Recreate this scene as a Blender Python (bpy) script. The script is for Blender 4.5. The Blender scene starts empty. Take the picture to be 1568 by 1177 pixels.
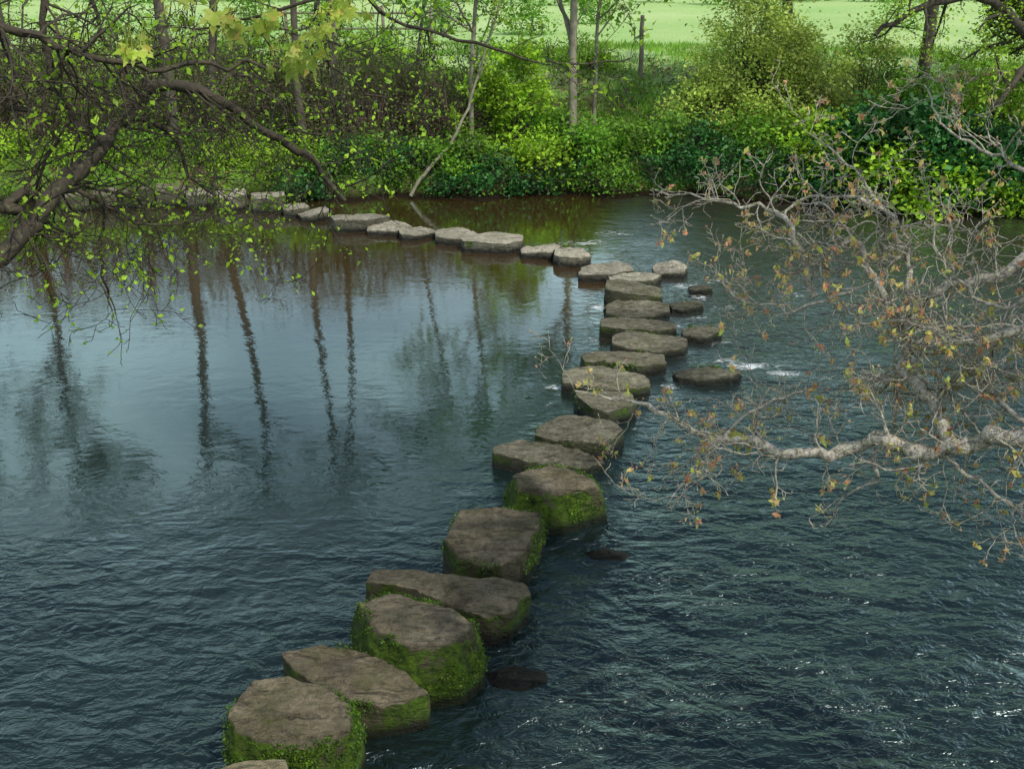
import bpy, math, numpy as np, random
from mathutils import Vector, noise
R = np.random.default_rng(7)
random.seed(3)
scene = bpy.context.scene
H = 4.2; PITCH = math.radians(22.8); F = 1539.0
CP, SP = math.cos(PITCH), math.sin(PITCH)

# ---------- survey helpers (photo measurement -> metres) ----------
def ray(px, py):
    dx = (px-784)/F; dy = -(py-588.5)/F
    return np.array([dx, CP+dy*SP, -SP+dy*CP])
def on_level(px, py, z=0.0):
    d = ray(px, py); t = (z-H)/d[2]
    return np.array([0, 0, H])+d*t
def at_depth(px, py, dep):
    return np.array([0, 0, H])+ray(px, py)*dep

# ---------- mesh builder ----------
class MB:
    def __init__(s): s.v=[]; s.f=[]; s.m=[]; s.n=0
    def add(s, v, f, mat):
        v=np.asarray(v,float).reshape(-1,3); f=np.asarray(f,int).reshape(-1,4)
        s.v.append(v); s.f.append(f+s.n); s.m.append(np.full(len(f),mat)); s.n+=len(v)
    def build(s, name, mats, smooth=True):
        v=np.concatenate(s.v); f=np.concatenate(s.f); m=np.concatenate(s.m)
        me=bpy.data.meshes.new(name)
        me.vertices.add(len(v)); me.vertices.foreach_set('co', v.astype(np.float32).ravel())
        me.loops.add(len(f)*4); me.loops.foreach_set('vertex_index', f.astype(np.int32).ravel())
        me.polygons.add(len(f)); me.polygons.foreach_set('loop_start', np.arange(0,len(f)*4,4,dtype=np.int32))
        me.polygons.foreach_set('material_index', m.astype(np.int32))
        me.polygons.foreach_set('use_smooth', np.full(len(f),smooth))
        for mt in mats: me.materials.append(mt)
        me.update(calc_edges=True); me.validate()
        ob=bpy.data.objects.new(name, me); scene.collection.objects.link(ob)
        return ob

def unit(a): return a/(np.linalg.norm(a,axis=-1,keepdims=True)+1e-9)

def tube(mb, P, rad, sides=5, mat=0):
    P=np.asarray(P,float); n=len(P); rad=np.asarray(rad)
    T=unit(np.gradient(P,axis=0))
    ref=np.array([0.31,0.17,0.93]) if abs(T[:,2]).mean()<0.8 else np.array([0.95,0.2,0.1])
    A=unit(np.cross(T,ref)); B=np.cross(T,A)
    th=np.arange(sides)*2*math.pi/sides
    V=P[:,None]+rad[:,None,None]*(A[:,None]*np.cos(th)[None,:,None]+B[:,None]*np.sin(th)[None,:,None])
    i=np.arange(n-1)[:,None]*sides; j=np.arange(sides)[None]; k=(j+1)%sides
    Fc=np.stack([i+j,i+k,i+sides+k,i+sides+j],-1)
    mb.add(V,Fc,mat)

def leaves(mb, C, size, mat, width=0.55, up=0.5, var=0.35, vertical=0.0):
    C=np.asarray(C).reshape(-1,3); n=len(C)
    if n==0: return
    N=R.normal(size=(n,3)); N[:,2]=np.abs(N[:,2])+up; N=unit(N)
    a=R.normal(size=(n,3)); a=a-N*(a*N).sum(1,keepdims=True); a[:,2]+=vertical; a=unit(a); b=unit(np.cross(N,a))
    s=size*(1+var*R.normal(size=(n,1))).clip(.35,2.2)
    V=np.stack([C-a*s*.5, C+b*s*width*.5+N*s*.1-a*s*.05, C+a*s*.5, C-b*s*width*.5+N*s*.1-a*s*.05],1)
    mb.add(V, np.arange(n*4).reshape(n,4), mat)

def resample(P, rad, step, jitter=0.0):
    P=np.asarray(P,float); n=len(P); out=[]; ro=[]
    for i in range(n-1):
        p0=P[max(i-1,0)];p1=P[i];p2=P[i+1];p3=P[min(i+2,n-1)]
        m=max(2,int(np.linalg.norm(p2-p1)/step))
        for q in range(m):
            t=q/m
            out.append(0.5*((2*p1)+(-p0+p2)*t+(2*p0-5*p1+4*p2-p3)*t*t+(-p0+3*p1-3*p2+p3)*t**3)); ro.append(rad[i]*(1-t)+rad[i+1]*t)
    out.append(P[-1]); ro.append(rad[-1]); out=np.array(out)
    if jitter: out[1:-1]+=R.normal(size=out[1:-1].shape)*jitter
    return out,np.array(ro)

def grow(mb, p, d, L, r, lvl, maxl, o, tips):
    n=max(3,int(L/o['seg'])); pts=[p]; d=unit(d); q=p.copy()
    wg=o['wig']*(o.get('w0',1) if lvl==0 else 1)
    for i in range(n):
        d=unit(d+R.normal(size=3)*wg+np.array([0,0,o['grav']*(1 if lvl>0 else .3)]))
        q=q+d*L/n; pts.append(q.copy())
    pts=np.array(pts); rad=np.maximum(np.linspace(r,r*o['taper'],n+1),o.get('rmin',0))
    tube(mb,pts,rad,6 if lvl==0 and r>.03 else (5 if r>.01 else 3),0)
    if lvl>=o['leaflvl']: tips.append(pts[1:])
    if lvl<maxl:
        k=o['kids'][lvl]
        for c in range(k):
            t=o['t0'][min(lvl,len(o['t0'])-1)]; t=t+(1-t)*(c+R.random())/k
            i=min(n,int(t*n+.5)); base=pts[i]; dd=unit(pts[min(i+1,n)]-pts[max(i-1,0)])
            side=unit(np.cross(dd,R.normal(size=3))); ang=math.radians(R.uniform(*o['ang']))
            nd=dd*math.cos(ang)+side*math.sin(ang)
            grow(mb,base,nd,L*o['ratio']*R.uniform(.6,1.1)*(1.15-.5*t),rad[i]*.6,lvl+1,maxl,o,tips)

# ---------- materials ----------
def newmat(name):
    m=bpy.data.materials.new(name); m.use_nodes=True; nt=m.node_tree; nt.nodes.clear()
    return m,nt,nt.nodes,nt.links
def ramp(nodes, stops):
    r=nodes.new('ShaderNodeValToRGB'); e=r.color_ramp.elements
    while len(e)<len(stops): e.new(.5)
    for i,(p,c) in enumerate(stops): e[i].position=p; e[i].color=(*c,1)
    return r
def tex(nodes,links,co,scale,detail=4,rough=.6,dist=0):
    t=nodes.new('ShaderNodeTexNoise'); t.inputs['Scale'].default_value=scale; t.inputs['Detail'].default_value=detail
    t.inputs['Roughness'].default_value=rough; t.inputs['Distortion'].default_value=dist
    links.new(co,t.inputs['Vector']); return t
def mix(nodes,links,fac,a,b,mode='MIX'):
    x=nodes.new('ShaderNodeMix'); x.data_type='RGBA'; x.blend_type=mode
    fi=x.inputs[0]; ai=x.inputs[6]; bi=x.inputs[7]
    for s,val in ((fi,fac),(ai,a),(bi,b)):
        if isinstance(val,bpy.types.NodeSocket): links.new(val,s)
        elif isinstance(val,(int,float)): s.default_value=val
        else: s.default_value=(*val,1)
    return x.outputs[2]
def math_(nodes,links,op,a,b=None,clamp=False):
    x=nodes.new('ShaderNodeMath'); x.operation=op; x.use_clamp=clamp
    for s,val in ((x.inputs[0],a),(x.inputs[1],b)):
        if val is None: continue
        if isinstance(val,bpy.types.NodeSocket): links.new(val,s)
        else: s.default_value=val
    return x.outputs[0]
def mrange(nodes,links,v,a,b,c=0,d=1):
    x=nodes.new('ShaderNodeMapRange'); links.new(v,x.inputs[0])
    for i,q in enumerate((a,b,c,d)): x.inputs[i+1].default_value=q
    return x.outputs[0]

def leafmat(name, cols, trans=0.45, clump=1.5):
    m,nt,N,L=newmat(name)
    g=N.new('ShaderNodeNewGeometry'); out=N.new('ShaderNodeOutputMaterial')
    k=len(cols); rp=ramp(N,[(i/(k-1),c) for i,c in enumerate(cols)]); L.new(g.outputs['Random Per Island'],rp.inputs[0])
    t=tex(N,L,g.outputs['Position'],clump,2)
    fac=mrange(N,L,t.outputs[0],.35,.65,.55,1.45)
    vm=N.new('ShaderNodeVectorMath'); vm.operation='SCALE'; L.new(rp.outputs[0],vm.inputs[0]); L.new(fac,vm.inputs['Scale'])
    p=N.new('ShaderNodeBsdfPrincipled'); L.new(vm.outputs[0],p.inputs['Base Color']); p.inputs['Roughness'].default_value=.5
    p.inputs['Specular IOR Level'].default_value=.3
    tr=N.new('ShaderNodeBsdfTranslucent'); L.new(vm.outputs[0],tr.inputs['Color'])
    ms=N.new('ShaderNodeMixShader'); ms.inputs[0].default_value=trans
    L.new(p.outputs[0],ms.inputs[1]); L.new(tr.outputs[0],ms.inputs[2]); L.new(ms.outputs[0],out.inputs[0])
    return m
LIME=leafmat('leaf_lime',[(.22,.42,.03),(.37,.58,.04),(.28,.49,.03)],.4)
MID=leafmat('leaf_mid',[(.08,.22,.02),(.16,.36,.03),(.24,.42,.04)],.38)
DARK=leafmat('leaf_ivy',[(.012,.07,.015),(.025,.12,.025),(.06,.19,.035)],.2)
WILLOW=leafmat('leaf_willow',[(.34,.48,.07),(.46,.56,.12),(.28,.42,.07)],.4,.8)
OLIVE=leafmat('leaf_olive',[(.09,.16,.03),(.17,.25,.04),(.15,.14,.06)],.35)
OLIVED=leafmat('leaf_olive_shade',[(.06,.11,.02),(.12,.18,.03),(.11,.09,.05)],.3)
BUD=leafmat('oak_bud',[(.66,.26,.16),(.70,.40,.22),(.70,.62,.20),(.52,.64,.12),(.70,.36,.26)],.35)
MAPLE=leafmat('maple_leaf',[(.42,.58,.07),(.62,.68,.16),(.38,.55,.06),(.62,.52,.12)],.5)
GRASS=leafmat('grass_blade',[(.09,.25,.02),(.18,.38,.03),(.28,.38,.08)],.35,.6)
MOSSB=leafmat('moss_tuft',[(.025,.075,.006),(.06,.14,.01),(.13,.23,.014)],.25,9)
LITTER=leafmat('leaf_litter',[(.14,.08,.04),(.20,.12,.065),(.09,.05,.035)],.15)

def barkmat(name,c1,c2,c3,scale=14,lich=.55):
    m,nt,N,L=newmat(name); out=N.new('ShaderNodeOutputMaterial')
    g=N.new('ShaderNodeNewGeometry')
    t=tex(N,L,g.outputs['Position'],scale,6,.7); t2=tex(N,L,g.outputs['Position'],scale*2.2,4,.6)
    a=mix(N,L,mrange(N,L,t.outputs[0],.38,.62),c1,c2)
    b=mix(N,L,mrange(N,L,t2.outputs[0],lich,lich+.08),a,c3)
    p=N.new('ShaderNodeBsdfPrincipled'); L.new(b,p.inputs['Base Color']); p.inputs['Roughness'].default_value=.85
    bp=N.new('ShaderNodeBump'); bp.inputs['Strength'].default_value=.9; bp.inputs['Distance'].default_value=.012
    L.new(t2.outputs[0],bp.inputs['Height']); L.new(bp.outputs[0],p.inputs['Normal']); L.new(p.outputs[0],out.inputs[0])
    return m
BARK_D=barkmat('bark_dark',(.03,.025,.018),(.065,.05,.032),(.09,.095,.045),14,.58)
BARK_F=barkmat('bark_far',(.05,.042,.03),(.10,.085,.06),(.12,.13,.07),5,.6)
BARK_P=barkmat('bark_grey',(.13,.12,.08),(.24,.22,.16),(.24,.25,.12),6,.6)
BARK_O=barkmat('bark_oak_lichen',(.15,.12,.10),(.62,.57,.50),(.50,.52,.28),40,.54)
TWIGB=barkmat('twig_brown',(.10,.065,.05),(.17,.115,.09),(.12,.10,.06),10,.6)
WOOD=barkmat('weathered_wood',(.14,.12,.09),(.22,.19,.15),(.2,.2,.14),8,.6)

def stonemat(name,c1,c2,moss,algae=.55,mg=1.0,alg=(.085,.095,.028)):
    m,nt,N,L=newmat(name); out=N.new('ShaderNodeOutputMaterial')
    g=N.new('ShaderNodeNewGeometry'); pos=g.outputs['Position']
    sx=N.new('ShaderNodeSeparateXYZ'); L.new(pos,sx.inputs[0])
    sn=N.new('ShaderNodeSeparateXYZ'); L.new(g.outputs['Normal'],sn.inputs[0])
    t=tex(N,L,pos,3.2,8,.65,.4); t2=tex(N,L,pos,19,7,.75); t3=tex(N,L,pos,90,3,.7)
    mp=N.new('ShaderNodeMapping'); mp.inputs['Rotation'].default_value=(.2,.1,.7); mp.inputs['Scale'].default_value=(3,11,14); L.new(pos,mp.inputs[0])
    st=tex(N,L,mp.outputs[0],1.0,5,.6,1.5)
    oi=N.new('ShaderNodeObjectInfo')
    c=mix(N,L,mrange(N,L,t.outputs[0],.38,.62),c1,c2)
    c=mix(N,L,mrange(N,L,t2.outputs[0],.44,.68,0,.8),c,tuple(x*.35 for x in c1))
    c=mix(N,L,mrange(N,L,st.outputs[0],.42,.30,0,.75),c,tuple(x*.28 for x in c1))
    c=mix(N,L,mrange(N,L,t3.outputs[0],.56,.68,0,.4),c,tuple(min(.7,x*1.6) for x in c2))
    ta=tex(N,L,pos,3.6,7,.7)
    c=mix(N,L,mrange(N,L,ta.outputs[0],.48,.64,0,algae),c,alg)
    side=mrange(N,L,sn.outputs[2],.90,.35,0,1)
    # painted shade: flanks darkened against the tops, in a damp algae tint
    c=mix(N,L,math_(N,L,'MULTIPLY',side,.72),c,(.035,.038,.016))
    tm=tex(N,L,pos,3.6,8,.72)
    mm=math_(N,L,'ADD',math_(N,L,'MULTIPLY',side,.55),math_(N,L,'MULTIPLY',math_(N,L,'SUBTRACT',tm.outputs[0],.17),1.5))
    mmask=mrange(N,L,mm,1.00-moss,1.12-moss)
    mossc=mix(N,L,mrange(N,L,t2.outputs[0],.35,.65),(.014*mg,.035*mg,.004),(.10*mg,.175*mg,.012))
    c=mix(N,L,mmask,c,mossc)
    vb=N.new('ShaderNodeVectorMath'); vb.operation='SCALE'; L.new(c,vb.inputs[0]); L.new(mrange(N,L,oi.outputs['Random'],0,1,.8,1.2),vb.inputs['Scale']); c=vb.outputs[0]
    wet=mrange(N,L,math_(N,L,'ADD',sx.outputs[2],math_(N,L,'MULTIPLY',t2.outputs[0],-.10)),-.01,.07,1,0)
    c=mix(N,L,math_(N,L,'MULTIPLY',wet,.93),c,(.008,.008,.005))
    p=N.new('ShaderNodeBsdfPrincipled'); L.new(c,p.inputs['Base Color'])
    L.new(mrange(N,L,wet,0,1,.85,.35),p.inputs['Roughness']); p.inputs['Specular IOR Level'].default_value=.3
    hgt=math_(N,L,'ADD',math_(N,L,'ADD',t2.outputs[0],math_(N,L,'MULTIPLY',t3.outputs[0],.4)),math_(N,L,'MULTIPLY',mrange(N,L,st.outputs[0],.28,.5),.9))
    bp=N.new('ShaderNodeBump'); bp.inputs['Strength'].default_value=1.0; bp.inputs['Distance'].default_value=.04
    L.new(hgt,bp.inputs['Height']); L.new(bp.outputs[0],p.inputs['Normal']); L.new(p.outputs[0],out.inputs[0])
    return m
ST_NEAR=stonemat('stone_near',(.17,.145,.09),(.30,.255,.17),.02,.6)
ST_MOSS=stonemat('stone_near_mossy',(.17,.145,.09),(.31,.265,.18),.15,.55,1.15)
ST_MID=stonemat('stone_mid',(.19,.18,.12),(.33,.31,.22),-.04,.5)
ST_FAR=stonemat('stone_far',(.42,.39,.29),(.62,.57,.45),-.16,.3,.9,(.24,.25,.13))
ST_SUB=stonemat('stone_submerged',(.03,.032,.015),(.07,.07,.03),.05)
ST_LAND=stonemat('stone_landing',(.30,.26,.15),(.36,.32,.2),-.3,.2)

# ---------- terrain ----------
shp=[(-60,314),(0,313),(100,309),(250,305),(430,304),(470,304),(600,304),(780,300),(930,298),(1050,300),(1200,310),(1350,320),(1568,334),(1700,340)]
S=np.array([on_level(a,b)[:2] for a,b in shp])
def shore(x):
    return np.interp(x,S[:,0],S[:,1])+.18*np.sin(x*2.3)+.10*np.sin(x*5.1+1)
def sm(t): t=np.clip(t,0,1); return t*t*(3-2*t)
def near_shore(x): return 3.3+.9*sm((-x-2.3)/2.2)+.15*np.sin(x*1.7)
def terr(x,y):
    x=np.asarray(x,float); y=np.asarray(y,float)
    s=y-shore(x); n=near_shore(x)-y
    far=-.6+.6*sm((s+1.2)/1.2)+.38*sm(s/.5)+1.45*sm((s+1.0)/10.5)*(s>-1)+.012*np.clip(s-9,0,40)
    far=far+np.where(s>0,.07*np.sin(x*1.9+y*.7)+.05*np.sin(x*.8-y*2.1),0)*sm(s)*sm((14-s)/8)
    far=far+16*sm((s-50)/260)+1.0*np.sin(x*.02+1)*sm((s-50)/60)
    near=-.6+.6*sm((n+1)/1)+2.4*sm(n/3.2)
    return np.maximum(np.where(s>-1.3,far,-.6),np.where(n>-1,near,-.6))
def nu(a,b,step,lo,hi,k):
    c=np.arange(a,b+step,step); l=a-np.geomspace(.4,a-lo,k)[::-1]; h=c[-1]+np.geomspace(.4,hi-c[-1],k); return np.concatenate([l,c,h])
xs=nu(-16,16,.2,-500,500,26); ys=nu(-2,34,.2,-120,900,36)
X,Y=np.meshgrid(xs,ys); Z=terr(X,Y)
def gridf(nx,ny):
    i=np.arange(ny-1)[:,None]*nx+np.arange(nx-1)[None]
    return np.stack([i,i+1,i+nx+1,i+nx],-1)
mb=MB(); mb.add(np.stack([X,Y,Z],-1),gridf(len(xs),len(ys)),0)
m,nt,N,L=newmat('riverbank_ground'); out=N.new('ShaderNodeOutputMaterial'); g=N.new('ShaderNodeNewGeometry'); pos=g.outputs['Position']
sx=N.new('ShaderNodeSeparateXYZ'); L.new(pos,sx.inputs[0])
t=tex(N,L,pos,.9,7,.65); t2=tex(N,L,pos,12,5,.7); t3=tex(N,L,pos,.12,5,.6)
earth=mix(N,L,t2.outputs[0],(.05,.035,.025),(.20,.14,.09))
gr=mix(N,L,t2.outputs[0],(.07,.16,.02),(.18,.33,.045))
bank=mix(N,L,mrange(N,L,t.outputs[0],.42,.55),earth,gr)
field=mix(N,L,mrange(N,L,t3.outputs[0],.35,.65),(.34,.56,.18),(.50,.66,.28))
field=mix(N,L,mrange(N,L,t2.outputs[0],.3,.7,0,.3),field,(.28,.44,.14))
fm=mrange(N,L,math_(N,L,'ADD',sx.outputs[1],math_(N,L,'MULTIPLY',t.outputs[0],5)),26.5,30.0)
c=mix(N,L,fm,bank,field)
wet=mrange(N,L,sx.outputs[2],.05,.30,1,0); c=mix(N,L,wet,c,(.015,.011,.006))
p=N.new('ShaderNodeBsdfPrincipled'); p.inputs['Roughness'].default_value=.95; p.inputs['Specular IOR Level'].default_value=.1; L.new(c,p.inputs['Base Color'])
bp=N.new('ShaderNodeBump'); bp.inputs['Distance'].default_value=.06; L.new(t2.outputs[0],bp.inputs['Height']); L.new(bp.outputs[0],p.inputs['Normal']); L.new(p.outputs[0],out.inputs[0])
mb.build('ground',[m])

# ---------- water ----------
foam_pts=[(1150,560,.40,.14,1.0),(1200,572,.3,.12,.9),(1110,552,.22,.1,.8),(1260,578,.4,.1,.6),(905,372,.5,.3,.7),(940,357,.7,.3,.6),(870,372,.3,.3,.6),(985,372,.5,.3,.5),(915,470,.14,.2,.9),(922,455,.12,.2,.8),(905,520,.15,.2,.65),(1050,438,.4,.3,.7),(1100,430,.4,.3,.6),(1070,455,.3,.2,.7),(1120,470,.5,.2,.55),(1065,487,.25,.15,.7),(1110,525,.3,.12,.65),(1040,545,.2,.12,.7),(852,592,.14,.15,.85),(838,618,.1,.1,.7),(1025,592,.15,.15,.7),(1000,610,.15,.1,.7),(975,655,.12,.1,.6),(990,640,.2,.1,.55),(930,715,.1,.1,.6),(845,775,.1,.12,.65),(735,750,.1,.1,.55),(1200,450,.8,.3,.5),(1040,500,.2,.1,.65),(1030,520,.1,.1,.65),(1100,600,.5,.08,.45),(670,860,.08,.08,.5)]
xs=np.arange(-22,22.01,.1); ys=np.arange(1.0,21.01,.08)
X,Y=np.meshgrid(xs,ys)
foam=np.zeros_like(X)
for a,b,rx,ry,s_ in foam_pts:
    q=on_level(a,b); foam=np.maximum(foam,s_*np.exp(-(((X-q[0])/rx)**2+((Y-q[1])/ry)**2)))
lp=np.array([on_level(*q)[:2] for q in [(440,1100),(560,1050),(640,980),(700,900),(760,830),(840,750),(890,660),(950,600),(980,540),(980,470),(960,430)]])
lx=np.interp(Y,lp[:,1],lp[:,0]); dn=sm((X-lx+.4)/.9)
calm=(1-dn)*sm((Y-5.6)/3.0)
near=1-sm((Y-4.5)/5.5)
line=np.exp(-((X-lx)/.8)**2)
ripple=.05+.38*near+.33*dn+.24*line*(Y<14)
ripple=np.clip(ripple*(1-.90*calm*(1-.8*line)),.022,1)
m,nt,N,L=newmat('river_water'); out=N.new('ShaderNodeOutputMaterial'); g=N.new('ShaderNodeNewGeometry')
mp=N.new('ShaderNodeMapping'); L.new(g.outputs['Position'],mp.inputs[0]); mp.inputs['Rotation'].default_value=(0,0,.30); mp.inputs['Scale'].default_value=(.8,1.5,1)
mp2=N.new('ShaderNodeMapping'); L.new(g.outputs['Position'],mp2.inputs[0]); mp2.inputs['Rotation'].default_value=(0,0,-.45); mp2.inputs['Scale'].default_value=(.9,1.4,1)
co=mp.outputs[0]; co2=mp2.outputs[0]
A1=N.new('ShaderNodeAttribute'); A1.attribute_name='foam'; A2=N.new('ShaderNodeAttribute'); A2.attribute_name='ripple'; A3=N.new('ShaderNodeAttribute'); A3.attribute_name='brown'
w1=tex(N,L,co,2.8,2,.5,.7); w2=tex(N,L,co2,8.0,3,.6,.6); w3=tex(N,L,co,.8,2,.5,.8)
h=math_(N,L,'ADD',math_(N,L,'MULTIPLY',w1.outputs[0],.85),math_(N,L,'MULTIPLY',w2.outputs[0],.42))
h=math_(N,L,'ADD',h,math_(N,L,'MULTIPLY',w3.outputs[0],1.0))
# gusts / current lanes change the ripple strength over metres
wl=tex(N,L,co,.55,3,.6,1.0)
rs=math_(N,L,'MULTIPLY',A2.outputs['Fac'],mrange(N,L,wl.outputs[0],.35,.65,.55,1.35))
bp=N.new('ShaderNodeBump'); bp.inputs['Distance'].default_value=.15; L.new(rs,bp.inputs['Strength']); L.new(h,bp.inputs['Height'])
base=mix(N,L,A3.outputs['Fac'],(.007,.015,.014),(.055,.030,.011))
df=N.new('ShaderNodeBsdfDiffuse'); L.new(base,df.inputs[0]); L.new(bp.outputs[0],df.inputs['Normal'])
gl=N.new('ShaderNodeBsdfGlossy'); gl.inputs['Color'].default_value=(.74,.95,.97,1); L.new(bp.outputs[0],gl.inputs['Normal'])
L.new(mrange(N,L,A2.outputs['Fac'],.05,.38,.035,.23),gl.inputs['Roughness'])
fr=N.new('ShaderNodeFresnel'); fr.inputs[0].default_value=1.33; L.new(bp.outputs[0],fr.inputs['Normal'])
ms=N.new('ShaderNodeMixShader'); L.new(math_(N,L,'MULTIPLY',fr.outputs[0],2.3,True),ms.inputs[0]); L.new(df.outputs[0],ms.inputs[1]); L.new(gl.outputs[0],ms.inputs[2])
fn=tex(N,L,co,9,7,.75,1.2)
ff=mrange(N,L,math_(N,L,'ADD',math_(N,L,'MULTIPLY',A1.outputs['Fac'],.46),fn.outputs[0]),.77,.98)
fd=N.new('ShaderNodeBsdfDiffuse'); fd.inputs[0].default_value=(.75,.82,.84,1)
m2=N.new('ShaderNodeMixShader'); L.new(ff,m2.inputs[0]); L.new(ms.outputs[0],m2.inputs[1]); L.new(fd.outputs[0],m2.inputs[2]); L.new(m2.outputs[0],out.inputs[0])
mb=MB(); mb.add(np.stack([X,Y,X*0],-1),gridf(len(xs),len(ys)),0)
wob=mb.build('river',[m])
brown=np.clip(sm((Y-10.5)/4)*(1-.7*dn)+.2*sm((Y-8)/4),0,1)  # riverbed brown, deepened to paint the far bank's reflection into the water
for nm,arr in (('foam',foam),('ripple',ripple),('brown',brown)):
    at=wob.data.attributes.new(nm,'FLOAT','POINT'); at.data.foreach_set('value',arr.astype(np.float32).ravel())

# ---------- stepping stones (top outline, front waterline, flare, material, moss, [height]) ----------
stones=[
 ([(392,1042),(440,1036),(500,1049),(538,1073),(530,1110),(480,1138),(420,1140),(364,1118),(348,1098)],1196,.08,ST_MOSS,1,.43),
 ([(430,1000),(490,985),(560,997),(622,1028),(652,1056),(600,1076),(540,1068),(500,1052),(455,1030)],1112,.03,ST_NEAR,.8,.26),
 ([(552,922),(602,908),(684,930),(722,948),(716,960),(688,978),(630,984),(578,962)],1046,.13,ST_MOSS,1,.42),
 ([(565,880),(620,873),(720,880),(804,880),(811,900),(777,930),(742,938),(690,925),(640,905),(563,900)],972,.02,ST_NEAR,.3,.25),
 ([(706,780),(745,776),(828,777),(826,797),(798,842),(762,860),(702,848),(684,826)],888,.07,ST_NEAR,.9,.27),
 ([(788,726),(850,710),(900,724),(914,740),(860,750),(797,746)],800,.13,ST_MOSS,1,.34),
 ([(756,687),(800,674),(892,678),(924,700),(912,711),(800,709),(757,701)],728,.015,ST_MID,.2),
 ([(825,650),(862,630),(932,645),(957,661),(925,680),(819,664)],703,.015,ST_MID,.4),
 ([(880,599),(930,596),(973,602),(973,619),(935,630),(893,619)],652,.01,ST_MID,.3),
 ([(857,565),(915,561),(986,574),(1001,587),(962,595),(863,583)],611,.015,ST_MID,.5),
 ([(892,543),(930,535),(1016,538),(1019,552),(965,560),(889,555)],577,.015,ST_MID,.4),
 ([(939,514),(960,509),(1051,512),(1053,528),(1005,535),(938,529)],550,.02,ST_MID,.7),
 ([(918,489),(960,484),(1031,487),(1036,500),(985,507),(921,503)],520,.01,ST_MID,.4),
 ([(929,464),(950,461),(1022,463),(1024,477),(975,483),(929,480)],493,.01,ST_MID,.1),
 ([(928,433),(950,430),(1010,433),(1014,446),(970,448),(928,446)],468,.01,ST_MID,.1),
 ([(932,418),(985,415),(1012,421),(1004,429),(936,429)],440,.01,ST_FAR,0),
 ([(890,408),(930,400),(965,404),(972,414),(930,419),(885,418)],431,.01,ST_FAR,0),
 ([(1000,403),(1035,401),(1052,409),(1046,416),(1002,414)],426,.01,ST_FAR,0),
 ([(850,380),(888,376),(908,387),(886,395),(850,392)],409,.01,ST_FAR,0),
 ([(797,377),(845,372),(862,379),(842,387),(800,385)],397,.01,ST_FAR,0),
 ([(706,365),(750,355),(799,357),(803,366),(770,373),(712,371)],388,.01,ST_FAR,0),
 ([(668,352),(710,348),(735,356),(706,364),(668,362)],375,.01,ST_FAR,0),
 ([(612,350),(650,346),(668,352),(641,359),(612,358)],368,.01,ST_FAR,0),
 ([(562,341),(600,336),(632,345),(611,352),(562,350)],361,.01,ST_FAR,0),
 ([(507,329),(560,323),(600,329),(571,337),(510,338)],354,.01,ST_FAR,0),
 ([(455,321),(497,317),(508,324),(481,330),(457,328)],340,.01,ST_FAR,0),
 ([(431,312),(465,310),(475,317),(451,320),(432,319)],332,.01,ST_FAR,0),
 ([(384,294),(432,292),(438,300),(412,303),(384,303)],324,.01,ST_FAR,0),
 ([(330,291),(374,289),(378,298),(355,301),(330,301)],321,.01,ST_FAR,0),
 ([(283,289),(324,287),(328,296),(305,299),(283,299)],317,.01,ST_FAR,0),
 ([(238,281),(282,279),(285,288),(262,291),(238,291)],314,.01,ST_MID,0),
 ([(188,284),(230,282),(234,291),(210,294),(188,294)],316,.01,ST_MID,0),
 ([(138,288),(180,286),(182,295),(160,298),(138,298)],320,.01,ST_MID,0),
 ([(90,292),(130,290),(134,299),(112,302),(90,302)],323,.01,ST_MID,0),
 ([(1033,564),(1080,561),(1135,569),(1128,577),(1070,580),(1036,573)],591,.03,ST_MID,.9),
 ([(1046,502),(1090,498),(1104,507),(1080,515),(1048,511)],526,.03,ST_MID,.8),
 ([(1026,464),(1070,461),(1076,467),(1050,472),(1029,470)],479,.02,ST_MID,.2),
 ([(1055,437),(1085,435),(1091,440),(1070,443),(1055,441)],446,.02,ST_MID,0),
]
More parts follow.
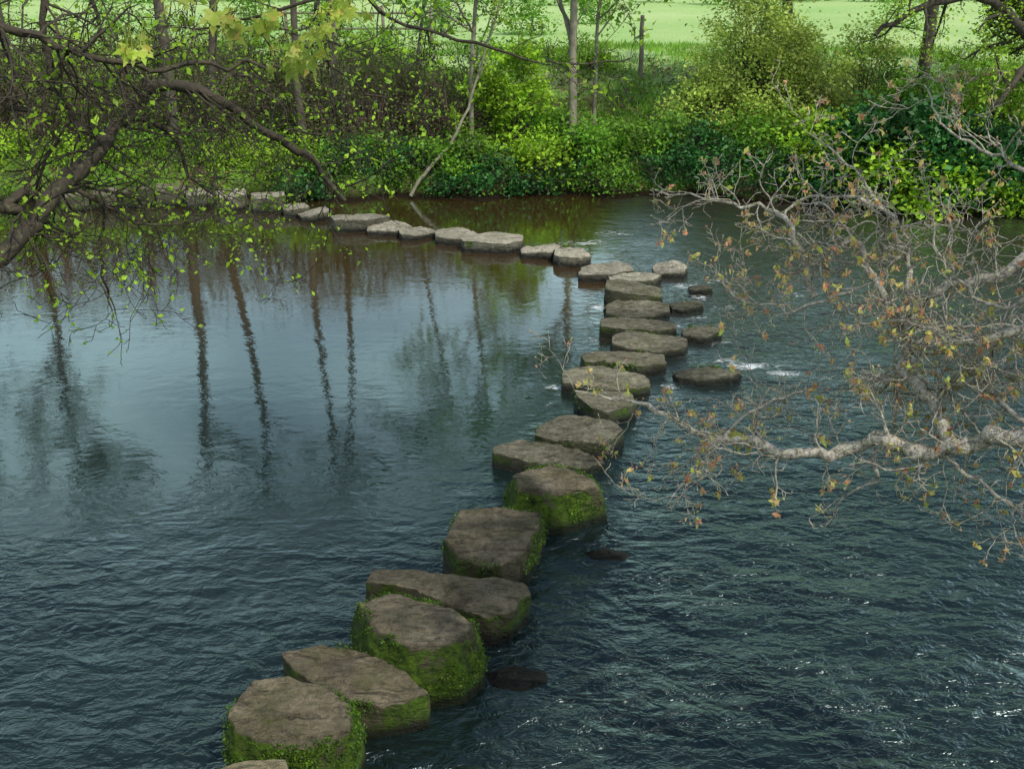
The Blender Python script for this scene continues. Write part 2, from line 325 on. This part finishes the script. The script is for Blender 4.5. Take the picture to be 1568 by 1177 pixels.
def make_stone(name,poly,yb,flare,mat,moss,hfix=None,sub=False):
    pf=max(poly,key=lambda q:q[1])
    if hfix is None:
        b=on_level(pf[0],yb); d=ray(*pf); h=H+(b[1]+flare)*d[2]/d[1]; h=min(max(h,.07),.42)*1.15
    else: h=hfix
    P=np.array([on_level(a,b_,h)[:2] for a,b_ in poly]); c=P.mean(0)
    D=[]
    for i in range(len(P)):
        q=P[(i+1)%len(P)]
        for t in np.linspace(0,1,24,endpoint=False): D.append(P[i]*(1-t)+q*t)
    D=np.array(D)-c; an=np.arctan2(D[:,1],D[:,0]); rr=np.hypot(D[:,0],D[:,1]); o=np.argsort(an)
    an=an[o]; rr=rr[o]
    big=c[1]<9; na=168 if big else 96
    th=np.linspace(-math.pi,math.pi,na,endpoint=False)
    rad=np.interp(th,an,rr,period=2*math.pi)
    if sub:
        for _ in range(6): rad=(np.roll(rad,1)+rad*2+np.roll(rad,-1))/4
    else: rad=rad+.010
    mr=float(rad.mean()); e=min(.016,.06*mr)/mr
    prof=[(f,0) for f in np.linspace(.004,1-e*1.6,24 if big else 10)]+[(1-e,-.001),(1-e*.4,-.005),(1.0,-.016)]
    zs=np.linspace(.032,h+.3,24 if big else 12)
    V=[];sd=R.uniform(-50,50,3)
    for f,dz in prof: V.append(np.stack([c[0]+np.cos(th)*rad*f,c[1]+np.sin(th)*rad*f,np.full(na,h+dz*min(1,h*4)-(.05*f*f if sub else 0))],-1))
    for z in zs:
        t=min(1,z/(h+.1)); off=flare*(t**.8)
        V.append(np.stack([c[0]+np.cos(th)*(rad+off),c[1]+np.sin(th)*(rad+off),np.full(na,h-z-(.05 if sub else 0))],-1))
    V=np.array(V); sh=V.shape; W=V.reshape(-1,3); cc=np.array([c[0],c[1],h*.2])
    if not sub:
        a0=R.uniform(0,2*math.pi)
        for q in range(6):
            a=a0+q*1.57+R.uniform(-.3,.3); up=R.uniform(-.10,.15) if q<4 else R.uniform(6,12)
            nrm=unit(np.array([math.cos(a),math.sin(a),up])); dd=(W-cc)@nrm
            vis=W[:,2]>0; ext=dd[vis].max() if vis.any() else dd.max()
            cut=ext-(R.uniform(.02,.07) if q<4 else R.uniform(.008,.025))*min(1,mr/.35); ov=np.clip(dd-cut,0,None)
            W-=nrm*(ov*.97)[:,None]
    amp=(.006 if sub else .018*min(1,mr/.3))
    tilt=R.normal(size=2)*(.01 if sub else .05)
    for i in range(len(W)):
        w=Vector(W[i]*2.8+sd); n1=noise.noise_vector(w); n2=noise.noise_vector(w*3.3); n3=noise.noise(w*9.0)
        wl_=Vector((W[i][0]*2.2+sd[0],W[i][1]*5.5,W[i][2]*14)); rdg=abs(noise.noise(wl_))
        W[i]+=np.array(n1)*amp*.8+np.array(n2)*amp*.7+np.array((0,0,n3))*amp*.5
        W[i][2]-=max(0,.07-rdg)*amp*11
        W[i][2]+=(W[i][0]-c[0])*tilt[0]+(W[i][1]-c[1])*tilt[1]
    nr=len(V); i=np.arange(nr-1)[:,None]*na; j=np.arange(na)[None]; kk=(j+1)%na
    mb=MB(); mb.add(W,np.stack([i+j,i+na+j,i+na+kk,i+kk],-1),0)
    if moss>0:
        G=W.reshape(sh); tries=int(moss*(15000 if big else 2200)); top0=len(prof)-3
        C=[]
        for _ in range(tries):
            r_=R.integers(top0,nr-3); a_=R.integers(0,na); q=G[r_,a_]
            if q[2]<.07: continue
            nn=noise.noise(Vector(q*3.0+sd))+.5*noise.noise(Vector(q*9))
            if nn>.24-.28*moss+(.25 if r_<len(prof) else 0):
                ev=np.array([math.cos(th[a_]),math.sin(th[a_]),.2])
                C.append(q+ev*R.uniform(-.003,.012)+R.normal(size=3)*.010)
        if C: leaves(mb,np.array(C),.014 if big else .024,1,.6,.2)
    return mb.build(name,[mat,MOSSB])
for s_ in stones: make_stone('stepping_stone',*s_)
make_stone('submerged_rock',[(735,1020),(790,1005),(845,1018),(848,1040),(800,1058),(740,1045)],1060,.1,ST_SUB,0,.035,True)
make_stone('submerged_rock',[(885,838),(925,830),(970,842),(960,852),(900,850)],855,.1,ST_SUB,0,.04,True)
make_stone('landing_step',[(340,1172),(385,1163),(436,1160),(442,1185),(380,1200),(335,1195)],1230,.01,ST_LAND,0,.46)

# ---------- far bank trees ----------
def far_tree(name,x,y,ht,r,leafm,nleaf,lsize,lean=(0,0),bark=BARK_F,kids=(11,6,4),ang=(30,65),t0=(.3,.2),ratio=.42,spread=.16,grav=.02):
    mb=MB(); tips=[]
    z=float(terr(x,y))-.1
    o=dict(seg=.35,wig=.10,grav=grav,taper=.25,kids=list(kids),ang=ang,ratio=ratio,t0=t0,leaflvl=2,rmin=.006,w0=.3)
    grow(mb,np.array([x,y,z]),np.array([lean[0],lean[1],1.]),ht,r,0,3,o,tips)
    if nleaf and tips:
        P=np.concatenate(tips); idx=R.integers(0,len(P),nleaf)
        leaves(mb,P[idx]+R.normal(size=(nleaf,3))*spread,lsize,1,.6,.3)
    return mb.build(name,[bark,leafm])
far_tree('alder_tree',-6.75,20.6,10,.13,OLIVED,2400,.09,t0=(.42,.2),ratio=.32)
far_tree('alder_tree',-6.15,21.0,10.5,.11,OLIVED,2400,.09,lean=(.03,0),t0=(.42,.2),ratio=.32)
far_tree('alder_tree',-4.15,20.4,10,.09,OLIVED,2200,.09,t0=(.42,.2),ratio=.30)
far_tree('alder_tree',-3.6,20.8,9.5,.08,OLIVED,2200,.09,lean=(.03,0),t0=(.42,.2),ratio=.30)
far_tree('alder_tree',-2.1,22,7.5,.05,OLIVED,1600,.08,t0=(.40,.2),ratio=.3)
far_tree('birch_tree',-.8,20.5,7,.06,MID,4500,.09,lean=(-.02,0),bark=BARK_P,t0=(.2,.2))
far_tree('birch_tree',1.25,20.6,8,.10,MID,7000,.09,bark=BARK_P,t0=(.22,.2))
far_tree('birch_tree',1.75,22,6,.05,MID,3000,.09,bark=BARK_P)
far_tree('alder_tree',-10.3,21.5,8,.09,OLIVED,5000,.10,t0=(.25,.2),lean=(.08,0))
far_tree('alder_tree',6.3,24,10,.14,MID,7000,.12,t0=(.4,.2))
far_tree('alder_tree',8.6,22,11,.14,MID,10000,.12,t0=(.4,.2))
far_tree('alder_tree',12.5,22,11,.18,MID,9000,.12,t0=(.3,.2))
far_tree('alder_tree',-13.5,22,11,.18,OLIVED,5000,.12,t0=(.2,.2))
mb=MB(); P,rd=resample([(-1.95,19.2,.05),(-1.65,19.4,.5),(-1.2,19.7,.95),(-.85,20,1.6),(-.55,20.2,2.5),(-.2,20.3,3.6),(.1,20.5,5)],[.04,.036,.032,.028,.022,.018,.01],.2,.012)
tube(mb,P,rd,6,0)
tips=[]; o=dict(seg=.2,wig=.15,grav=.04,taper=.3,kids=[4,3],ang=(30,60),ratio=.5,t0=(.2,.2),leaflvl=0,rmin=.004)
for i in range(6,len(P),2): grow(mb,P[i],unit(R.normal(size=3)+[0,0,.6]),R.uniform(.4,.9),rd[i]*.5,0,1,o,tips)
TT=np.concatenate(tips); leaves(mb,TT[R.integers(0,len(TT),1500)]+R.normal(size=(1500,3))*.06,.075,1)
mb.build('hazel_tree',[BARK_P,LIME])
mb=MB(); tips=[]; o=dict(seg=.22,wig=.22,grav=-.01,taper=.3,kids=[8,5,4],ang=(30,75),ratio=.42,t0=(.15,.15),leaflvl=1,rmin=.006)
z=float(terr(10.6,20.3))
P,rd=resample([(10.9,20.2,z-.2),(10.5,20.1,z+.9),(10.2,20,z+1.9),(9.6,19.8,z+3.0),(9.1,19.7,z+4.5),(8.8,19.6,z+7)],[.34,.28,.25,.2,.15,.08],.25,.03); tube(mb,P,rd,10,0)
for st,pts in [(6,[(9.3,19.2,3.0),(8.3,18.9,3.6),(7.2,18.8,3.5),(6.4,18.7,3.0)]),(8,[(9.0,19.3,3.6),(8.2,19.2,4.0),(7.3,19.0,4.2)]),(4,[(11.2,19.2,2.6),(12,18.7,3.2)]),(7,[(9.6,19.2,2.5),(9.0,18.6,2.3),(8.5,18.3,1.8)])]:
    Q,q=resample([P[st]]+[np.array(a) for a in pts],np.linspace(.13,.035,len(pts)+1),.2,.03); tube(mb,Q,q,7,0)
    for i in range(2,len(Q),1): grow(mb,Q[i],unit(R.normal(size=3)+[-.3,-.1,.1]),R.uniform(.5,1.1),q[i]*.5,0,2,dict(o,kids=[4,3],leaflvl=1),tips)
for i in range(10,len(P)): grow(mb,P[i],unit(R.normal(size=3)+[0,0,.3]),R.uniform(1,2.2),.05,0,2,dict(o,kids=[6,4]),tips)
TT=np.concatenate(tips); leaves(mb,TT[R.integers(0,len(TT),9000)]+R.normal(size=(9000,3))*.08,.065,1)
mb.build('oak_tree',[BARK_D,LIME])

# ---------- shrubs ----------
def shrub(name,x,y,rx,ry,ht,nleaf,size,leafm,nclump=40,stem=BARK_F,base=0.0,crad=.22,sr=.012):
    mb=MB(); z=float(terr(x,y))-.05
    u=unit(R.normal(size=(nclump,3))); u[:,2]=np.abs(u[:,2])*1.0-.12*R.random(nclump)
    rr=R.uniform(.45,1.0,(nclump,1))**.6
    C=np.array([x,y,z+base])+u*rr*np.array([rx,ry,ht-base])
    for c in C:
        b=np.array([x+R.normal()*rx*.15,y+R.normal()*ry*.15,z]); mid=(b*.45+c*.55)+np.array([R.normal()*.08,R.normal()*.08,.12*ht])
        Q,q=resample([b,mid,c],[sr,sr*.7,sr*.3],.25,.012); tube(mb,Q,q,4,0)
        for _ in range(3):
            i=R.integers(len(Q)//2,len(Q)); e=Q[i]+unit(R.normal(size=3)+[0,0,.4])*crad*R.uniform(.8,1.8); tube(mb,np.array([Q[i],(Q[i]+e)/2+R.normal(size=3)*.02,e]),np.array([sr*.4,sr*.35,sr*.25]),3,0)
    w=R.random(nclump)**1.5+.15; idx=R.choice(nclump,nleaf,p=w/w.sum())
    sc=(crad*R.uniform(.6,1.3,nclump))[idx][:,None]
    P=C[idx]+R.normal(size=(nleaf,3))*sc*np.array([1,1,.65])
    P=P[P[:,2]>.03]
    leaves(mb,P,size,1,.6,.5)
    return mb.build(name,[stem,leafm])
SH=lambda px,s: ((px-784)/1539*(19.2+.93*s))
def bush(name,px,s,rx,ht,n,size,mat,**k):
    x=SH(px,s); y=float(shore(x))+s; return shrub(name,x,y,rx,rx*.8,ht,n,size,mat,**k)
bush('hazel_shrub',795,1.3,.75,2.6,5200,.09,LIME,nclump=60,crad=.16)
bush('hazel_shrub',745,1.8,.6,1.6,2200,.08,LIME,nclump=30,crad=.16)
bush('hazel_shrub',850,1.2,.6,1.3,2500,.075,MID)
bush('elder_shrub',905,.7,.65,.9,2600,.08,MID)
bush('elder_shrub',830,.4,.6,.7,2200,.08,LIME)
bush('elder_shrub',720,.6,.5,.8,1500,.075,MID)
bush('elder_shrub',960,1.0,.6,.8,2200,.07,MID)
bush('elder_shrub',1020,1.2,.7,.9,2400,.07,MID)
bush('elder_shrub',1075,.8,.7,.9,2400,.07,DARK)
bush('willow_shrub',1140,3.0,1.5,3.3,22000,.07,WILLOW,nclump=190,crad=.22,sr=.014)
bush('willow_shrub',1075,2.4,.8,1.9,6500,.065,WILLOW,nclump=60)
bush('willow_shrub',1215,2.6,1.1,2.4,10000,.07,WILLOW,nclump=90)
bush('willow_shrub',1290,4.2,1.1,2.2,5500,.075,WILLOW,nclump=60)
bush('elder_shrub',1160,1.2,.9,1.2,4500,.075,MID,nclump=60)
bush('elder_shrub',1230,.8,.8,1.2,4500,.08,LIME,nclump=50)
for px,h in ((1290,1.4),(1360,1.5),(1440,1.3),(1520,1.3),(1600,1.5)): bush('laurel_shrub',px,.5,.9,h,4600,.11,DARK,nclump=60)
bush('elder_shrub',1330,.0,.55,1.3,1700,.10,LIME,nclump=26)
bush('elder_shrub',1400,.1,.8,1.0,3000,.10,LIME,nclump=26)
bush('elder_shrub',1480,.0,.5,1.0,1500,.10,LIME,nclump=20)
bush('elder_shrub',1330,3.0,1.2,1.7,5000,.08,MID,nclump=60)
bush('elder_shrub',1440,3.5,1.3,1.9,5000,.085,LIME,nclump=60)
for px,s,h in [(520,1.6,1.8),(565,1.8,2.4),(610,1.8,2.4),(655,2.0,2.4),(690,1.5,2.0),(590,3.6,1.8),(500,2.2,2.7),(640,4.0,1.7),(720,3.0,2.1),(460,2.0,2.8),(400,2.2,2.8),(340,2.0,2.7),(280,2.2,2.8),(220,2.2,2.9),(160,2.2,2.8),(100,2.0,2.9),(40,2.2,2.9),(-20,2.2,2.9),(-90,2.2,3.0)]:
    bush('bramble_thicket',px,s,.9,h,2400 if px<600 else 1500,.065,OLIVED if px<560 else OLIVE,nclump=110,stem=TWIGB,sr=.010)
for px,s,h,mt in [(500,.4,.6,MID),(540,.6,.6,DARK),(580,.5,.7,MID),(625,.5,.6,DARK),(660,.5,.6,MID),(690,.8,.8,MID),(760,.3,.5,DARK),(880,.2,.5,DARK),(930,.2,.5,MID),(1000,.3,.5,DARK),(1110,.4,.8,DARK),(1180,.3,.8,DARK),(1060,.3,.6,DARK),(1240,.2,.8,DARK),(820,.15,.4,DARK),(700,.2,.4,DARK),(470,.2,.4,DARK),  # dark leaves along the waterline paint in the undergrowth's shadow
   (450,.7,.8,LIME),(405,.8,.8,LIME),(350,1.0,.7,LIME),(300,1.2,.6,MID),(240,1.3,.6,MID),(420,1.8,.9,MID),(120,1.3,.6,LIME),(40,1.2,.6,LIME),(180,1.6,.7,MID),(-40,1.2,.8,MID),(180,1.1,.5,LIME)]:
    bush('nettle_patch',px,s,.6,h,1500,.065,mt,nclump=28,crad=.17)
for i in range(22):
    px=R.uniform(-80,920); s=R.uniform(4,8.5); bush('hawthorn_shrub',px,s,R.uniform(.5,1.1),R.uniform(.7,1.4)*(1.2 if px<800 else .7),1400,.075,[MID,LIME,LIME,WILLOW][R.integers(4)],nclump=30)
def mass(name,items,mat,nl,size):
    mb=MB()
    for x,y,r,h in items:
        z=float(terr(x,y)); k=14; u=unit(R.normal(size=(k,3))); u[:,2]=abs(u[:,2]); C=np.array([x,y,z])+u*R.uniform(.4,1,(k,1))*np.array([r,r*.7,h])
        tube(mb,np.array([[x,y,z-.2],[x+.1,y,z+h*.5],[x,y,z+h*.9]]),np.array([.12,.08,.03])*h/3,5,0)
        idx=R.integers(0,k,nl); leaves(mb,C[idx]+R.normal(size=(nl,3))*r*.22,size,1)
    return mb.build(name,[BARK_F,mat])
mass('hedgerow',[(x+R.normal()*.6,58+R.normal()*2,1.6,R.uniform(.9,1.8)) for x in np.arange(-40,42,2.2)],MID,420,.22)
mass('distant_woodland',[(x+R.normal()*2,R.uniform(95,170),R.uniform(4,6),R.uniform(5,9)) for x in np.arange(-90,92,5.5)],OLIVED,500,.7)
mass('field_bushes',[(-13,36,1.3,1.3),(-9,38,1.0,1.2),(-6,35,1.1,1.4),(-2.5,37,1.0,1.2),(.6,36,.9,1.0),(3.2,41,.8,1.2),(14,39,1.5,1.5)],MID,1500,.10)

# ---------- grass on the bank ----------
n=70000; gx=R.uniform(-14,14,n); gs=R.uniform(.1,13,n); gy=shore(gx)+gs
den=np.sin(gx*1.3+gy*.9)+np.sin(gx*.5-gy*1.7+2)+R.normal(size=n)*.7; k=den>-.3; gx,gy=gx[k],gy[k]
mb=MB(); leaves(mb,np.stack([gx,gy,terr(gx,gy)+.05],-1),.17,0,.13,.0,.4,vertical=2.2)
n=24000; gx=R.uniform(-14,14,n); gy=shore(gx)+R.uniform(0,6,n)
leaves(mb,np.stack([gx,gy,terr(gx,gy)+.03],-1),.07,1,.6,1)
n=14000; gx=R.uniform(-14,14,n); gy=shore(gx)+R.uniform(.1,8,n)
leaves(mb,np.stack([gx,gy,terr(gx,gy)+.02],-1),.08,2,.6,1)
mb.build('bank_grass',[GRASS,MID,LITTER])

# ---------- fence ----------
par=bpy.data.objects.new('wooden_fence',None); scene.collection.objects.link(par)
mb=MB(); fx=np.arange(-7,-1.5,1.5)
for x in fx:
    z=float(terr(x,33)); tube(mb,np.array([[x,33,z-.2],[x+.01,33,z+.5],[x,33,z+1.05],[x,33,z+1.06]]),np.array([.06,.055,.055,.001]),6,0)
o_=mb.build('posts',[WOOD]); o_.parent=par
mb=MB()
for hh in (.4,.85):
    P=np.array([[x,32.93,float(terr(x,33))+hh] for x in np.arange(-7.2,-2.2,.5)]); tube(mb,P,np.full(len(P),.035),4,0)
o_=mb.build('rails',[WOOD]); o_.parent=par
x=3.2; y=26.2; z=float(terr(x,y)); mb=MB()
tube(mb,np.array([[x,y,z-.3],[x+.02,y,z+.6],[x-.01,y,z+1.1],[x,y,z+1.5],[x,y,z+1.51]]),np.array([.065,.06,.055,.05,.001]),7,0)
mb.build('gate_post',[WOOD])

# ---------- near right oak branches ----------
def branch(mb,pts,r0,r1,tw,o,tips,world_prefix=None,step=.05,jit=.006,tlen=(.12,.4),bias=(0,0,0)):
    W=[at_depth(*q) for q in pts]; npre=0
    if world_prefix is not None: npre=len(world_prefix); W=[np.array(a) for a in world_prefix]+W
    rad=np.linspace(r0,r1,len(W))
    P,rd=resample(W,rad,step,jit); tube(mb,P,rd*(1+.16*R.normal(size=len(rd)).clip(-1,1)),8 if r0>.012 else 5,0)
    lo=int(len(P)*.35) if npre else len(P)//8
    for _ in range(tw):
        i=R.integers(lo,len(P)); d=unit(P[min(i+1,len(P)-1)]-P[max(i-1,0)])
        s=unit(np.cross(d,R.normal(size=3))); nd=unit(d*.5+s+np.array(bias))
        grow(mb,P[i],nd,R.uniform(*tlen),min(rd[i]*.5,.006),0,len(o['kids']),o,tips)
    return P
mb=MB(); tips=[]
oo=dict(seg=.035,wig=.30,grav=.02,taper=.5,kids=[4,3],ang=(35,75),ratio=.55,t0=(.2,.2),leaflvl=0,rmin=.0018)
trunk=[(4.6,1.6,.6),(4.4,1.8,2.2),(4.2,2.0,4.0),(4.3,2.2,6.5),(4.5,2.3,9)]
P,rd=resample([np.array(a) for a in trunk],[.32,.26,.22,.17,.08],.2,.02); tube(mb,P,rd,12,0)
OT=dict(jit=.012)
branch(mb,[(1700,712,3.7),(1568,674,3.8),(1500,676,3.9),(1425,690,4.0),(1340,672,4.1),(1290,688,4.2),(1215,692,4.2),(1150,680,4.3),(1105,675,4.4),(1060,658,4.4),(1005,628,4.5),(940,612,4.6),(880,598,4.6)],.050,.003,52,oo,tips,[(4.25,1.9,3.2),(3.2,2.6,3.0)],**OT)
branch(mb,[(1700,380,3.9),(1568,398,4.0),(1530,425,4.05),(1480,430,4.1),(1440,442,4.15),(1400,470,4.2),(1385,510,4.2)],.034,.014,32,oo,tips,[(4.2,2.0,4.2),(3.2,2.8,4.2)],**OT)
branch(mb,[(1470,690,3.95),(1440,650,4.0),(1415,600,4.1),(1385,560,4.2),(1385,510,4.25),(1350,450,4.3),(1310,375,4.4),(1285,372,4.4),(1245,405,4.5)],.028,.012,40,oo,tips,**OT)
branch(mb,[(1248,455,4.5),(1228,405,4.5),(1205,340,4.5),(1180,322,4.6),(1120,312,4.6),(1060,298,4.7),(1000,290,4.8)],.015,.003,20,oo,tips,**OT)
branch(mb,[(1385,500,4.2),(1378,580,4.3),(1370,640,4.3),(1335,700,4.3),(1345,740,4.2),(1312,748,4.2)],.017,.004,20,oo,tips,**OT)
branch(mb,[(1620,490,3.7),(1568,505,3.8),(1480,520,3.9),(1410,500,4.1),(1385,510,4.2)],.020,.012,32,oo,tips,**OT)
branch(mb,[(1105,675,4.4),(1060,720,4.4),(1020,775,4.4)],.006,.002,8,oo,tips)
branch(mb,[(1105,675,4.4),(1140,640,4.5),(1210,602,4.6),(1262,600,4.7)],.008,.003,16,oo,tips)
branch(mb,[(1400,470,4.2),(1385,385,4.4),(1350,322,4.5),(1290,300,4.6),(1220,308,4.7),(1200,335,4.7)],.013,.006,20,oo,tips,**OT)
branch(mb,[(1650,300,4.2),(1568,255,4.3),(1500,225,4.5),(1440,190,4.6),(1415,130,4.8)],.012,.003,14,oo,tips,**OT)
branch(mb,[(1350,322,4.5),(1310,260,4.6),(1240,205,4.8)],.007,.003,10,oo,tips)
branch(mb,[(1430,590,4.1),(1500,590,4.0),(1560,640,3.9),(1640,650,3.8)],.010,.01,26,oo,tips,**OT)
branch(mb,[(1430,690,4.0),(1500,740,3.9),(1568,790,3.8),(1600,800,3.8)],.010,.004,10,oo,tips)
branch(mb,[(1310,440,4.3),(1220,470,4.4),(1130,455,4.5),(1100,420,4.6)],.008,.003,14,oo,tips,**OT)
branch(mb,[(1600,440,3.8),(1540,470,3.9),(1490,450,4.0),(1440,400,4.2),(1430,340,4.3)],.010,.004,24,oo,tips,**OT)
T=np.concatenate([t[-1:] for t in tips]); T=T[R.random(len(T))<.12]
C=np.repeat(T,6,0)+R.normal(size=(len(T)*6,3))*.008
leaves(mb,C,.025,1,.5,.1,.4,vertical=.8)
T=np.concatenate([t[-1:] for t in tips]); T=T[R.random(len(T))<.45]; leaves(mb,T,.012,1,.6,.1,.3,vertical=1)
otree=mb.build('oak_tree',[BARK_O,BUD])
mb=MB(); tips=[]; o=dict(seg=.3,wig=.15,grav=.02,taper=.3,kids=[6,4],ang=(30,65),ratio=.5,t0=(.3,.2),leaflvl=1)
for i in range(6):
    a=R.uniform(0,2*math.pi); st=np.array([4.4,2.2,R.uniform(6.5,8.5)])
    grow(mb,st,np.array([math.cos(a)+.6,math.sin(a)-.3,.35]),R.uniform(2.2,3.4),.08,0,2,o,tips)
TT=np.concatenate(tips); leaves(mb,TT[R.integers(0,len(TT),1500)]+R.normal(size=(1500,3))*.15,.10,1)
crown=mb.build('upper_crown',[BARK_D,MID]); crown.parent=otree

# ---------- near left sycamore ----------
mb=MB(); tips=[]
ol=dict(seg=.045,wig=.20,grav=-.03,taper=.4,kids=[4,3],ang=(30,70),ratio=.55,t0=(.2,.2),leaflvl=0,rmin=.0014)
P,rd=resample([np.array(a) for a in [(-4.9,1.6,.8),(-4.6,2.0,2.4),(-4.5,2.2,4.2),(-4.6,2.3,6.5),(-4.8,2.4,9)]],[.3,.25,.2,.15,.07],.2,.02); tube(mb,P,rd,12,0)
bk=dict(tlen=(.2,.55),bias=(0,0,-.15),jit=.010)
branch(mb,[(-150,520,3.4),(0,395,3.6),(60,325,3.7),(110,275,3.8),(160,225,3.9),(185,180,4.0),(215,145,4.1),(260,128,4.1),(320,150,4.2),(380,185,4.3),(430,215,4.4),(470,235,4.4),(500,275,4.5),(528,308,4.5)],.042,.009,42,ol,tips,[(-4.5,2.1,3.3),(-3.2,2.6,3.2)],**bk)
branch(mb,[(-100,300,3.5),(0,312,3.6),(40,300,3.7),(90,292,3.8),(145,305,3.9),(160,350,4.0),(155,400,4.0),(172,475,4.1)],.022,.003,22,ol,tips,[(-4.5,2.2,4.3)],**bk)
branch(mb,[(-100,-10,3.2),(0,38,3.3),(60,60,3.4),(130,85,3.5),(200,100,3.6),(300,102,3.7),(400,105,3.8),(485,112,3.9)],.018,.004,28,ol,tips,**bk)
branch(mb,[(470,-60,3.2),(560,-10,3.3),(600,30,3.4),(680,55,3.5),(780,80,3.6),(860,98,3.7),(965,90,3.8)],.008,.003,16,ol,tips,tlen=(.08,.25))
branch(mb,[(60,-50,3.6),(72,60,3.7),(90,150,3.8),(125,200,3.9),(160,225,3.9)],.014,.012,16,ol,tips,**bk)
branch(mb,[(500,-30,3.6),(490,60,3.7),(545,130,3.9),(640,165,4.0)],.008,.003,16,ol,tips,**bk)
branch(mb,[(190,180,4.0),(240,190,4.1),(275,225,4.2),(285,270,4.3),(330,300,4.4)],.013,.004,22,ol,tips,**bk)
branch(mb,[(130,-40,3.8),(160,50,3.9),(200,120,4.0),(250,170,4.1),(330,190,4.2)],.010,.004,20,ol,tips,**bk)
branch(mb,[(600,-80,3.0),(520,-20,3.1),(430,15,3.1),(360,30,3.2),(300,45,3.2)],.007,.003,12,ol,tips,tlen=(.1,.3))
branch(mb,[(-60,120,3.5),(20,160,3.6),(80,200,3.7),(60,280,3.8),(30,340,3.8)],.012,.004,22,ol,tips,**bk)
branch(mb,[(320,150,4.2),(360,110,4.3),(420,150,4.4),(450,200,4.5)],.008,.003,18,ol,tips,**bk)
branch(mb,[(100,280,3.9),(170,290,4.0),(230,330,4.1),(250,380,4.2)],.008,.003,22,ol,tips,**bk)
branch(mb,[(150,290,3.9),(190,330,3.9),(240,345,4.0),(330,330,4.1)],.006,.003,16,ol,tips,**bk)
TT=np.concatenate(tips); TT=TT[R.integers(0,len(TT),4200)]; leaves(mb,TT+R.normal(size=TT.shape)*.010,.022,1,.6,.2)
def palm(c,s):
    nrm=unit(R.normal(size=3)*.7+np.array([.1,-1,.45])); dn=unit(np.array([R.normal()*.7,0,-1])); dn=unit(dn-nrm*(dn@nrm)); b=np.cross(nrm,dn)
    for a,l in ((0,1),(.8,.85),(-.8,.85),(1.6,.55),(-1.6,.55)):
        d=dn*math.cos(a)+b*math.sin(a); e=np.cross(nrm,d); dr=nrm*(-.18*l*R.uniform(.3,1.6))*s
        A_=c+d*s*l*.42+nrm*.05*s
        mb.add(np.array([c,A_+e*s*.24*l,c+d*s*l*.62+nrm*.02*s,A_-e*s*.24*l]),[[0,1,2,3]],2)
        mb.add(np.array([c+d*s*l*.40,c+d*s*l*.66+e*s*.17*l,c+d*s*l+dr,c+d*s*l*.66-e*s*.17*l])+nrm*.015*s,[[0,1,2,3]],2)
for x,y,dep,k in [(455,100,3.2,6),(475,75,3.2,5),(435,78,3.3,4),(500,30,3.1,5),(520,12,3.1,4),(195,65,3.3,5),(225,58,3.3,3),(362,38,3.15,4),(398,22,3.1,4),(335,20,3.2,3),(250,10,3.2,4),(545,5,3.1,3),(490,50,3.15,3)]:
    for _ in range(k):
        c=at_depth(x+R.normal()*14,y+R.normal()*11,dep+R.normal()*.04); palm(c,R.uniform(.035,.075))
        e=at_depth(x+R.normal()*4,y-26,dep); tube(mb,np.array([e,(e+c)/2+R.normal(size=3)*.004,c]),np.array([.0025,.0015,.0012]),3,2)
mb.build('sycamore_tree',[BARK_D,LIME,MAPLE])

# ---------- light ----------
el=math.radians(52); az=math.radians(138)
sv=Vector((math.sin(az)*math.cos(el),math.cos(az)*math.cos(el),math.sin(el)))
sl=bpy.data.lights.new('sun','SUN'); sl.energy=3.2; sl.angle=math.radians(1.0); sl.color=(1,.94,.84)
so=bpy.data.objects.new('sun',sl); so.rotation_euler=sv.to_track_quat('Z','Y').to_euler(); so.location=(20,-20,30); scene.collection.objects.link(so)
w=bpy.data.worlds.new('World'); scene.world=w; w.use_nodes=True; N=w.node_tree.nodes; L=w.node_tree.links
bg=N['Background']; sk=N.new('ShaderNodeTexSky'); sk.sky_type='NISHITA'; sk.sun_disc=False; sk.sun_elevation=el; sk.sun_rotation=az
sk.dust_density=2.0
tc=N.new('ShaderNodeTexCoord'); cmp_=N.new('ShaderNodeMapping'); cmp_.inputs['Scale'].default_value=(1,1,2.2); cmp_.inputs['Location'].default_value=(3.1,.4,0); L.new(tc.outputs['Generated'],cmp_.inputs[0])
cn=tex(N,L,cmp_.outputs[0],2.0,6,.55,.3); sz=N.new('ShaderNodeSeparateXYZ'); L.new(tc.outputs['Generated'],sz.inputs[0])
haze=mrange(N,L,sz.outputs[2],.62,.2,-.45,.75)
cf=math_(N,L,'ADD',mrange(N,L,cn.outputs[0],.40,.64,0,.8),haze,True)
L.new(mix(N,L,cf,sk.outputs[0],(9.6,11.4,11.9)),bg.inputs[0]); bg.inputs[1].default_value=.12
cam=bpy.data.cameras.new('camera'); cam.sensor_width=36; cam.lens=F/1568*36; cam.clip_start=.05; cam.clip_end=3000
co_=bpy.data.objects.new('camera',cam); co_.location=(0,0,H); co_.rotation_euler=(math.pi/2-PITCH,0,0); scene.collection.objects.link(co_); scene.camera=co_
scene.view_settings.view_transform='Standard'; scene.view_settings.look='None'; scene.view_settings.exposure=0
print('objects',len(bpy.data.objects))
